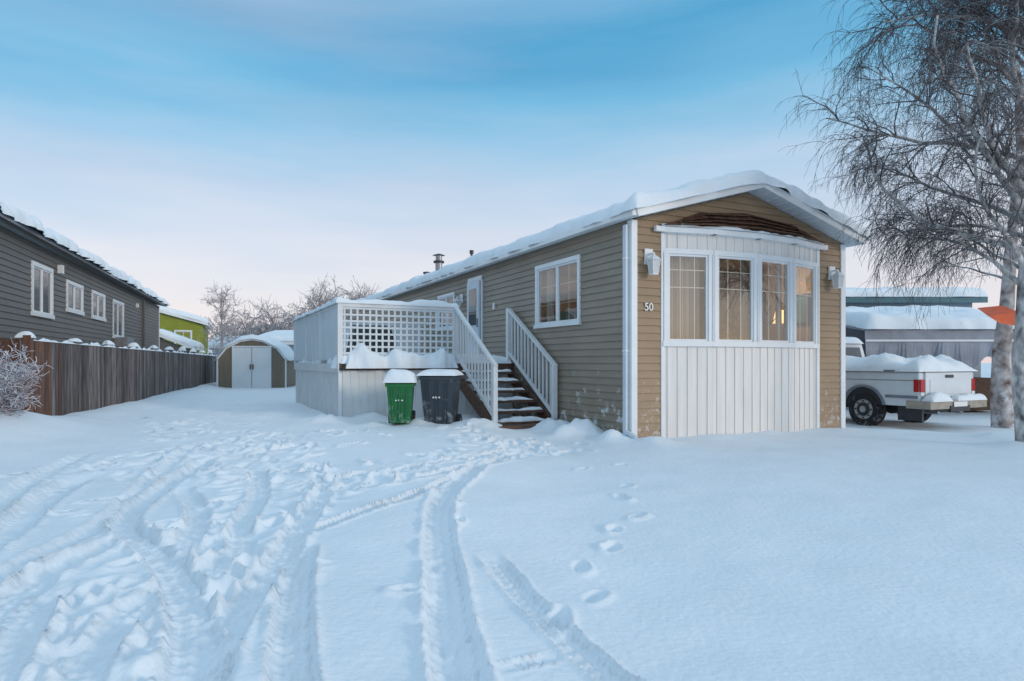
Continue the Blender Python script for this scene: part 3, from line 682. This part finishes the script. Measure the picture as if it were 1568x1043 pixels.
for i in range(n):
    a=-.2+5.2*i/n;b=-.2+5.2*(i+1)/n; f=lambda q:-.22+.07*math.sin(q*5)+.04*math.sin(q*13); g=lambda q:1.3+.16*math.cos(q*4)+.05*math.sin(q*9)
    mb.poly([(a,f(a)-.02,g(a)),(b,f(b)-.02,g(b)),(b,-.24,1.9),(a,-.24,1.9)],'tarp'); mb.poly([(a,-.24,1.9),(b,-.24,1.9),(b,-.22,2.18),(a,-.22,2.18)],'tarp')
mb.box(-.2,5,-.28,-.25,1.87,1.92,'trim')
mb.box(-.2,5,2.8,2.85,0,2.5,'tarp'); mb.box(.8,2.2,1,2.2,0,1.1,'truckg'); mb.box(3,4.2,1,2.2,0,.9,'brown')
mb.build('carport_frame',CP)
snow('carport_snow',-.25,5.05,-.3,3.5,lambda X,Y:2.205+.149*(Y+.2),.32,CP,r=.25,seed=17,edge=.08,lump=.25,step=.1,freq=1.3)
mb=MB()
mb.poly([(9.75,13.15,1.98),(10.35,13.1,2.06),(10.3,13.1,1.78),(9.95,13.12,1.84)],'orange'); mb.poly([(9.75,13.15,1.98),(10.35,13.1,2.06),(10.45,13.7,2.25),(9.95,13.75,2.2)],'orange')
mb.beam((10.35,13.12,2.05),(10.5,13.7,2.2),.02,.02,'metal'); mb.build('orange_canopy')

# ================================================================== PICKUP
T=empty('pickup_truck',(8.17,12.9,-.36),TH)
mb=MB(); Wt=1.9; BL=2.3; CW=1.2
def archpts(c,r,z0,n=12):
    a0=math.asin(max(-1,min(1,(z0-.40)/r)))
    return [(c+r*math.cos(math.pi-a),.40+r*math.sin(a)) for a in np.linspace(a0,math.pi-a0,n)]
mb.prism([(0,.5)]+archpts(CW,.47,.5)+[(BL,.5),(BL,1.2),(0,1.2)],'x',0,Wt,'truck')
FY=4.35
mb.prism([(BL+.03,.48),(FY-.7,.48)]+archpts(FY,.47,.5)+[(FY+.95,.5),(FY+1,.75),(FY+.95,1.0),(FY-.25,1.17),(FY-.45,1.2),(BL+.03,1.2)],'x',0,Wt,'truck')
c0=BL+.06
mb.hexa([(.03,c0,1.2),(Wt-.03,c0,1.2),(Wt-.03,c0+1.65,1.18),(.03,c0+1.65,1.18),(.16,c0+.10,1.86),(Wt-.16,c0+.10,1.86),(Wt-.16,c0+1.1,1.86),(.16,c0+1.1,1.86)],'truck')
mb.build('body',T,bevel=.03)
mb=MB()
mb.poly([(.22,c0-.003,1.30),(Wt-.22,c0-.003,1.30),(Wt-.28,c0+.075,1.76),(.28,c0+.075,1.76)],'glassD')
mb.poly([(.03,c0+.2,1.26),(.03,c0+1.35,1.26),(.125,c0+1.08,1.77),(.125,c0+.25,1.77)],'glassD')
mb.poly([(Wt-.03,c0+.2,1.26),(Wt-.03,c0+1.35,1.26),(Wt-.125,c0+1.08,1.77),(Wt-.125,c0+.25,1.77)],'glassD')
mb.poly([(.2,c0+1.62,1.24),(Wt-.2,c0+1.62,1.24),(Wt-.3,c0+1.18,1.80),(.3,c0+1.18,1.80)],'glassD')
mb.box(-.012,-.0,.02,CW-.5,.66,.72,'truckg'); mb.box(-.012,0,CW+.5,BL-.02,.66,.72,'truckg'); mb.box(-.012,0,BL+.06,FY-.5,.66,.72,'truckg')
mb.box(-.008,0,.02,BL-.02,1.02,1.035,'chrome'); mb.box(-.006,0,CW+.6,CW+.78,.85,1.0,'truck')
mb.box(-.03,.06,-.01,BL,1.19,1.24,'truckg'); mb.box(Wt-.06,Wt+.03,-.01,BL,1.19,1.24,'truckg')
for c in (CW,FY):
    pts=archpts(c,.49,.5,18)
    for a,b in zip(pts[:-1],pts[1:]): mb.beam((-.012,a[0],a[1]),(-.012,b[0],b[1]),.05,.045,'truckg')
    mb.box(.03,.3,c-.44,c+.44,.5,.86,'black')
mb.box(.16,Wt-.16,-.035,-.001,.62,1.19,'truck'); mb.box(.3,Wt-.3,-.045,-.036,.75,1.05,'truck'); mb.box(Wt/2-.13,Wt/2+.13,-.055,-.04,1.08,1.14,'black')
for xx in (.01,Wt-.14): mb.box(xx,xx+.13,-.03,-.001,.80,1.05,'red'); mb.box(xx+.01,xx+.12,-.032,-.003,.72,.79,'num')
mb.box(-.018,-.001,.0,.10,.80,1.05,'red')
mb.box(-.02,Wt+.02,-.24,-.05,.46,.62,'bumper'); mb.box(-.02,.02,-.05,.25,.46,.62,'bumper') ; mb.box(.62,1.28,-.26,-.2,.40,.52,'black'); mb.box(.72,1.18,-.265,-.262,.5,.6,'num')
mb.box(.1,.16,.0,.5,.2,.5,'black'); mb.cyl((.45,-.12,.38),'y',.035,.5,'metal',10)
mb.box(.5,1.4,.1,5.0,.36,.52,'black'); mb.cyl((.1,CW,.40),'x',.06,1.7,'black',12); mb.cyl((.1,FY,.40),'x',.05,1.7,'black',12); mb.cyl((.95,CW,.40),'x',.15,.3,'black',14)
mb.box(-.24,-.05,c0+1.2,c0+1.3,1.25,1.52,'black'); mb.box(Wt+.05,Wt+.24,c0+1.2,c0+1.3,1.25,1.52,'black')
mb.box(.1,Wt-.1,FY+.95,FY+1.01,.7,.95,'black'); mb.box(0,Wt,FY+.95,FY+1.13,.45,.62,'chrome')
mb.build('fittings',T,bevel=.008)
mb=MB()
for c in (CW,FY):
    for x0,sd in ((.01,-1),(Wt-.25,1)):
        mb.cyl((x0+.03,c,.38),'x',.38,.18,'tire',40); mb.cyl((x0,c,.38),'x',.345,.24,'tire',40)
        mb.cyl((x0-.012,c,.38),'x',.215,.264,'chrome',28); mb.cyl((x0-.02,c,.38),'x',.15,.28,'black',24); mb.cyl((x0-.035,c,.38),'x',.07,.31,'chrome',16)
        for k in range(8):
            a=k*math.pi/4; mb.cyl((x0-.024,c+.182*math.cos(a),.38+.182*math.sin(a)),'x',.02,.288,'black',8)
mb.build('wheels',T)
snow('bed_snow',-.03,Wt+.02,-.04,BL,flat(1.21),.25,T,r=.28,seed=11,edge=.04,lump=.5,step=.07,freq=2.2)
snow('cab_snow',.14,Wt-.14,c0+.06,c0+1.12,flat(1.855),.17,T,r=.2,seed=13,edge=.02,lump=.2,step=.08)
snow('bonnet_snow',.02,Wt-.02,FY-.3,FY+.95,lambda X,Y:1.18-.145*(Y-FY+.3),.2,T,r=.2,seed=14,edge=.02,lump=.2,step=.08)
snow('bumper_snow',.0,.72,-.26,-.04,flat(.615),.15,T,r=.1,seed=15,edge=.02,lump=.4,step=.05)
snow('bumper_snow_2',.9,Wt,-.26,-.04,flat(.615),.13,T,r=.1,seed=16,edge=.02,lump=.4,step=.05)

# ================================================================== TREES
class Tubes:
    def __init__(s): s.v=[];s.f=[];s.m=[];s.cnt=0
    def add(s,P,r,k,mi):
        P=np.asarray(P,float); n=len(P); r=np.asarray(r,float)
        T_=np.empty_like(P); T_[1:-1]=P[2:]-P[:-2]; T_[0]=P[1]-P[0]; T_[-1]=P[-1]-P[-2]
        T_/=np.sqrt((T_**2).sum(1))[:,None]+1e-9
        ref=(.3,.9,.2)
        A=np.stack([T_[:,1]*ref[2]-T_[:,2]*ref[1],T_[:,2]*ref[0]-T_[:,0]*ref[2],T_[:,0]*ref[1]-T_[:,1]*ref[0]],1); A/=np.sqrt((A**2).sum(1))[:,None]+1e-9
        B=np.stack([T_[:,1]*A[:,2]-T_[:,2]*A[:,1],T_[:,2]*A[:,0]-T_[:,0]*A[:,2],T_[:,0]*A[:,1]-T_[:,1]*A[:,0]],1)
        base=s.cnt
        ang=np.arange(k)*2*math.pi/k
        V=P[:,None,:]+r[:,None,None]*(A[:,None,:]*np.cos(ang)[None,:,None]+B[:,None,:]*np.sin(ang)[None,:,None])
        s.v.append(V.reshape(-1,3)); s.cnt=base+n*k
        idx=base+np.arange(n*k).reshape(n,k); nx=np.concatenate([idx[:,1:],idx[:,:1]],1)
        f=np.stack([idx[:-1],nx[:-1],nx[1:],idx[1:]],-1).reshape(-1,4); s.f.append(f); s.m.append(np.full(len(f),mi,dtype=np.int32))
    def build(s,name,mats,parent=None):
        v=np.concatenate(s.v); f=np.concatenate(s.f); m=np.concatenate(s.m)
        me=bpy.data.meshes.new(name); me.vertices.add(len(v)); me.vertices.foreach_set('co',v.ravel())
        me.loops.add(f.size); me.loops.foreach_set('vertex_index',f.ravel().astype(np.int32))
        me.polygons.add(len(f)); me.polygons.foreach_set('loop_start',np.arange(0,f.size,4,dtype=np.int32)); me.polygons.foreach_set('loop_total',np.full(len(f),4,dtype=np.int32))
        me.polygons.foreach_set('material_index',m); me.polygons.foreach_set('use_smooth',np.ones(len(f),dtype=bool))
        me.update(calc_edges=True)
        for a in mats: me.materials.append(M[a])
        o=bpy.data.objects.new(name,me); S.collection.objects.link(o)
        if parent: o.parent=parent
        return o
def grow(rng,p,d,L,n,droop,wob):
    P=[np.array(p,float)]; d=np.array(d,float); d/=math.sqrt(d.dot(d)); W_=rng.normal(0,wob,(n,3))
    for i in range(n):
        d=d+W_[i]; d[2]-=droop*(i+1)/n; d=d/math.sqrt(d.dot(d))
        P.append(P[-1]+d*L/n)
    return P
def perp(rng,d,ang):
    d=np.array(d)/math.sqrt(np.dot(d,d)); r=rng.normal(0,1,3); r-=d*r.dot(d); r/=math.sqrt(r.dot(r))+1e-9
    return d*math.cos(ang)+r*math.sin(ang)
def tree(T_,rng,trunk,rt,limbs,nsub=8,ntw=9,weep=.35,sc=1.0,minr=.0022,mt=(0,1),tw=3):
    T_.add(trunk,np.linspace(rt,rt*.25,len(trunk)),12,mt[0])
    for P,r0 in limbs:
        P=np.array(P); n=len(P); T_.add(P,np.linspace(r0,r0*.2,n),6,mt[0])
        for i in range(nsub):
            t=rng.uniform(.15,1.0)*(n-1); a=int(min(t,n-2)); q=P[a]+(P[a+1]-P[a])*(t-a); d=P[a+1]-P[a]
            L1=rng.uniform(.5,1.15)*sc*(1.1-.45*t/(n-1)); d1=perp(rng,d,rng.uniform(.5,1.0))+np.array([0,0,.15])
            Q=grow(rng,q,d1,L1,6,weep*.35,.18); r1=max(minr*2,r0*.26); T_.add(Q,np.linspace(r1,minr*1.2,7),4,mt[1])
            for j in range(ntw):
                b=rng.integers(1,7); q2=Q[min(b,6)]; d2=perp(rng,Q[min(b,6)]-Q[min(b,6)-1],rng.uniform(.4,1.1))
                L2=rng.uniform(.3,.85)*sc; U=grow(rng,q2,d2,L2,6,weep,.15); T_.add(U,np.linspace(minr*1.4,minr*.7,7),3,mt[1])
                for k in range(tw):
                    c=rng.integers(1,6); d3=perp(rng,U[c+1]-U[c],rng.uniform(.4,.8)); V=grow(rng,U[c],d3,rng.uniform(.12,.35)*sc,4,weep*.9,.12); T_.add(V,np.linspace(minr,minr*.6,5),3,mt[1])
rng=np.random.default_rng(11)
TB=Tubes()
trunk=[(7.18,9.0,-.35),(7.15,9.0,.3),(7.10,9,.8),(7.12,9,1.2),(7.16,9.02,1.7),(7.2,9.05,2.2),(7.3,9.1,2.8),(7.35,9.1,3.3),(7.45,9.15,4.6),(7.5,9.2,6.0),(7.6,9.2,7.5),(7.6,9.3,9.2)]
limbs=[]
def limb(p,d,L,r,dr=.05,wob=.15): limbs.append((grow(rng,p,d,L,10,dr,wob),r))
limb((7.2,9.05,2.1),(-.75,.2,.85),1.7,.038,.05)
limb((7.2,9.05,2.4),(-.8,-.3,.85),2.3,.045,.05)
limb((7.25,9.05,2.6),(-1.0,.1,.55),3.0,.050,.02)
limb((7.3,9.05,2.9),(-1.0,-.1,.70),3.4,.055,.03)
limb((7.35,9.1,3.3),(-.95,-.3,.7),3.1,.050,.05)
limb((7.38,9.1,3.6),(-1.0,.3,.6),3.0,.045,.05)
limb((7.4,9.1,3.9),(-.9,.4,.7),2.9,.045,.06)
limb((7.42,9.1,4.3),(-.9,-.2,.7),3.1,.045,.06)
limb((7.45,9.15,4.9),(-.85,.1,.8),2.9,.04,.08)
limb((7.47,9.15,5.2),(-.9,-.5,.6),2.7,.04,.08)
limb((7.5,9.2,5.7),(-.8,-.2,.8),2.6,.04,.08)
limb((7.5,9.2,6.2),(-.8,.3,.8),2.6,.035,.08)
limb((7.35,9.1,3.0),(-.65,.7,.9),2.4,.04,.06)
limb((7.5,9.2,5.2),(-.4,-.8,.9),2.4,.04,.06)
limb((7.3,9.1,2.6),(-.35,-.3,1.0),2.4,.04,.05)
limb((7.3,9.1,2.3),(-.5,.5,.7),1.6,.03,.08)
for i in range(12):
    z=rng.uniform(2.4,7.5); a=rng.uniform(2.0,4.3); x=np.interp(z,[2,9],[7.2,7.6]); limb((x,9.1,z),(math.cos(a),math.sin(a),1.0),rng.uniform(1.3,2.4),.032,.07)
for i in range(6):
    z=rng.uniform(2.8,8.3); a=rng.uniform(-1.6,1.6); x=np.interp(z,[2,9],[7.2,7.6]); limb((x,9.1,z),(math.cos(a),math.sin(a),.9),rng.uniform(1.6,2.4),.035,.1)
tree(TB,rng,trunk,.105,limbs,nsub=14,ntw=11,weep=.48,minr=.0027,tw=3)
TB.build('birch_tree',['bark','twig'])
TB=Tubes(); trunk=[(10.55,13.8,-.5),(10.5,13.8,.4),(10.55,13.85,1.3),(10.7,13.9,2.2),(10.8,13.9,3.6),(11.0,13.9,5.5),(11,14,7.5)]
limbs=[]
for i in range(12):
    z=rng.uniform(2.4,7); a=rng.uniform(0,6.28); limb((10.8,13.9,z),(math.cos(a),math.sin(a),.9),rng.uniform(1.4,2.2),.035,.1)
M['bark2']=mat('peeling_bark',(.20,.10,.065),.9,.5,5,bump=1.0,bscale=7,snow=.9,snow_th=.3,col2=(.62,.58,.56),frost=.7,frost_scale=3)
tree(TB,rng,trunk,.22,limbs,nsub=7,ntw=7,weep=.4,minr=.003,tw=2)
TB.build('birch_tree',['bark2','twig'])
TB=Tubes(); limbs=[]; tk=[(-14.9,33,-.2),(-14.9,33,1),(-14.85,33,2.2),(-14.95,33,3.6),(-14.9,33,4.9)]
for i in range(22):
    z=rng.uniform(.9,4.4); a=rng.uniform(0,6.28); limb((-14.9,33,z),(math.cos(a)*.6,math.sin(a)*.6,1.0),rng.uniform(.8,1.5)*(1.15-z/7),.016,.02)
tree(TB,rng,tk,.06,limbs,nsub=6,ntw=4,weep=.03,sc=.6,minr=.0055,tw=2)
TB.build('frosted_young_birch',['bgtwig','bgtwig'])
TB=Tubes()
def bgtree(x,y,h,sp,nl=16,mr=.013):
    limbs=[]; tk=[(x,y,-.2),(x+.1,y,h*.3),(x,y,h*.6),(x+.1,y,h*.9)]
    for i in range(nl):
        z=rng.uniform(.2,.85)*h; a=rng.uniform(0,6.28)
        limbs.append((grow(rng,(x,y,z),(math.cos(a)*.8,math.sin(a)*.8,1.0),sp*rng.uniform(.6,1.1),6,.04,.15),.04))
    tree(TB,rng,tk,.12,limbs,nsub=6,ntw=4,weep=.05,sc=1.3,minr=mr,tw=2)
for (x,y,h,sp) in ((-14.6,44,4.4,2.0),(-16.9,46,4.0,1.9),(-12.6,42,4.7,2.2),(-10.8,43,5.2,2.3),(-9.6,42,4.6,2.2),(-13.6,47,4.6,2.1),(-11.6,48,5.5,2.5),(-20.5,50,4.2,2.0),(-18.2,48,3.6,1.8)): bgtree(x,y,h,sp)
for i in range(26):
    x=rng.uniform(-60,55); y=rng.uniform(62,85); bgtree(x,y,rng.uniform(3.5,5.5),2.4,8,.03)
TB.build('distant_trees',['bgtwig','bgtwig'])
mb=MB(); M['conifer']=mat('spruce',(.03,.045,.035),.9,.4,5,snow=.5,snow_th=.3)
for (x,y,h) in ((-15.2,60,3.6),(-21.5,60,4.4),(-17.5,62,3.4)):
    for k in range(60):
        z=rng.uniform(.1,1)*h; r_=(h-z)*.32+.1; a=rng.uniform(0,6.28); mb.poly([(x,y,z+.25),(x+r_*math.cos(a-.3),y+r_*math.sin(a-.3),z-.2),(x+r_*math.cos(a+.3),y+r_*math.sin(a+.3),z-.2)],'conifer')
mb.build('spruce_trees')
TB=Tubes()
for i in range(100):
    a=rng.uniform(0,6.28); e=rng.uniform(.1,.75); d=(math.cos(a)*e,math.sin(a)*e,1.0)
    P=grow(rng,(-7.1+rng.normal(0,.14),8.5+rng.normal(0,.2),.1),d,rng.uniform(.6,1.15),7,.0,.15); TB.add(P,np.linspace(.009,.005,8),4,0)
    for j in range(13):
        b=rng.integers(2,8); Q=grow(rng,P[b],perp(rng,P[b]-P[b-1],.8),rng.uniform(.12,.32),5,.0,.25); TB.add(Q,np.linspace(.0065,.0045,6),3,0)
        for k in range(4):
            c=rng.integers(1,6); V=grow(rng,Q[c],perp(rng,Q[c]-Q[c-1],.9),rng.uniform(.05,.14),3,0,.25); TB.add(V,np.linspace(.006,.0045,4),3,0)
TB.build('frosted_bush',['bushtwig'])

# ================================================================== WORLD
w=bpy.data.worlds.new('World'); S.world=w; w.use_nodes=True; nt=w.node_tree; N_=nt.nodes; L_=nt.links
bg=N_['Background']; out=N_['World Output']
sky=N_.new('ShaderNodeTexSky'); sky.sky_type='NISHITA'; sky.sun_disc=False; sky.sun_elevation=rad(14); sky.sun_rotation=rad(125); sky.altitude=200
bg.inputs[1].default_value=.02; L_.new(sky.outputs[0],bg.inputs[0])
tc=N_.new('ShaderNodeTexCoord'); sp=N_.new('ShaderNodeSeparateXYZ'); L_.new(tc.outputs['Generated'],sp.inputs[0])
mp=N_.new('ShaderNodeMapping'); mp.inputs['Scale'].default_value=(1.0,1.0,6.5); mp.inputs['Rotation'].default_value=(0,rad(12),0)
L_.new(tc.outputs['Generated'],mp.inputs[0])
n1=N_.new('ShaderNodeTexNoise'); n1.inputs['Scale'].default_value=1.5; n1.inputs['Detail'].default_value=7; n1.inputs['Roughness'].default_value=.52; L_.new(mp.outputs[0],n1.inputs['Vector'])
m1=N_.new('ShaderNodeMath'); m1.operation='MULTIPLY_ADD'; m1.inputs[1].default_value=.22; m1.inputs[2].default_value=-.11; L_.new(n1.outputs['Fac'],m1.inputs[0])
m2=N_.new('ShaderNodeMath'); m2.operation='ADD'; L_.new(sp.outputs['Z'],m2.inputs[0]); L_.new(m1.outputs[0],m2.inputs[1])
cr=N_.new('ShaderNodeValToRGB'); e=cr.color_ramp.elements
stops=[(0.0,(.80,.68,.70)),(.07,(.83,.75,.78)),(.14,(.77,.76,.82)),(.21,(.61,.69,.82)),(.29,(.38,.60,.80)),(.37,(.18,.49,.74)),(.46,(.085,.37,.64)),(.6,(.28,.56,.80)),(.8,(.58,.77,.94)),(1.0,(.66,.82,.98))]
e[0].position=0; e[0].color=(*stops[0][1],1); e[1].position=1; e[1].color=(*stops[-1][1],1)
for p,c in stops[1:-1]:
    q=e.new(p); q.color=(*c,1)
L_.new(m2.outputs[0],cr.inputs[0])
n2=N_.new('ShaderNodeTexNoise'); n2.inputs['Scale'].default_value=1.1; n2.inputs['Detail'].default_value=6
mp2=N_.new('ShaderNodeMapping'); mp2.inputs['Scale'].default_value=(1,1,6.5); mp2.inputs['Rotation'].default_value=(0,rad(14),rad(10)); mp2.inputs['Location'].default_value=(3.1,.4,.3)
L_.new(tc.outputs['Generated'],mp2.inputs[0]); L_.new(mp2.outputs[0],n2.inputs['Vector'])
r2=N_.new('ShaderNodeMapRange'); r2.inputs[1].default_value=.44; r2.inputs[2].default_value=.72; r2.inputs[4].default_value=.42; L_.new(n2.outputs['Fac'],r2.inputs[0])
mx=N_.new('ShaderNodeMix'); mx.data_type='RGBA'; mx.inputs[7].default_value=(.50,.54,.67,1); L_.new(r2.outputs[0],mx.inputs[0]); L_.new(cr.outputs[0],mx.inputs[6])
bg2=N_.new('ShaderNodeBackground'); bg2.inputs[1].default_value=.95; L_.new(mx.outputs[2],bg2.inputs[0])
ad=N_.new('ShaderNodeAddShader'); L_.new(bg.outputs[0],ad.inputs[0]); L_.new(bg2.outputs[0],ad.inputs[1]); L_.new(ad.outputs[0],out.inputs[0])
sl=bpy.data.lights.new('sun','SUN'); sl.energy=1.0; sl.angle=rad(10); sl.color=(1,.86,.72)
so=bpy.data.objects.new('sun',sl); S.collection.objects.link(so)
d=Vector((.82,-.57,0)).normalized()*math.cos(rad(14)); d.z=math.sin(rad(14))
so.rotation_euler=d.to_track_quat('Z','Y').to_euler()
S.view_settings.view_transform='Standard'; S.view_settings.look='None'; S.view_settings.exposure=0
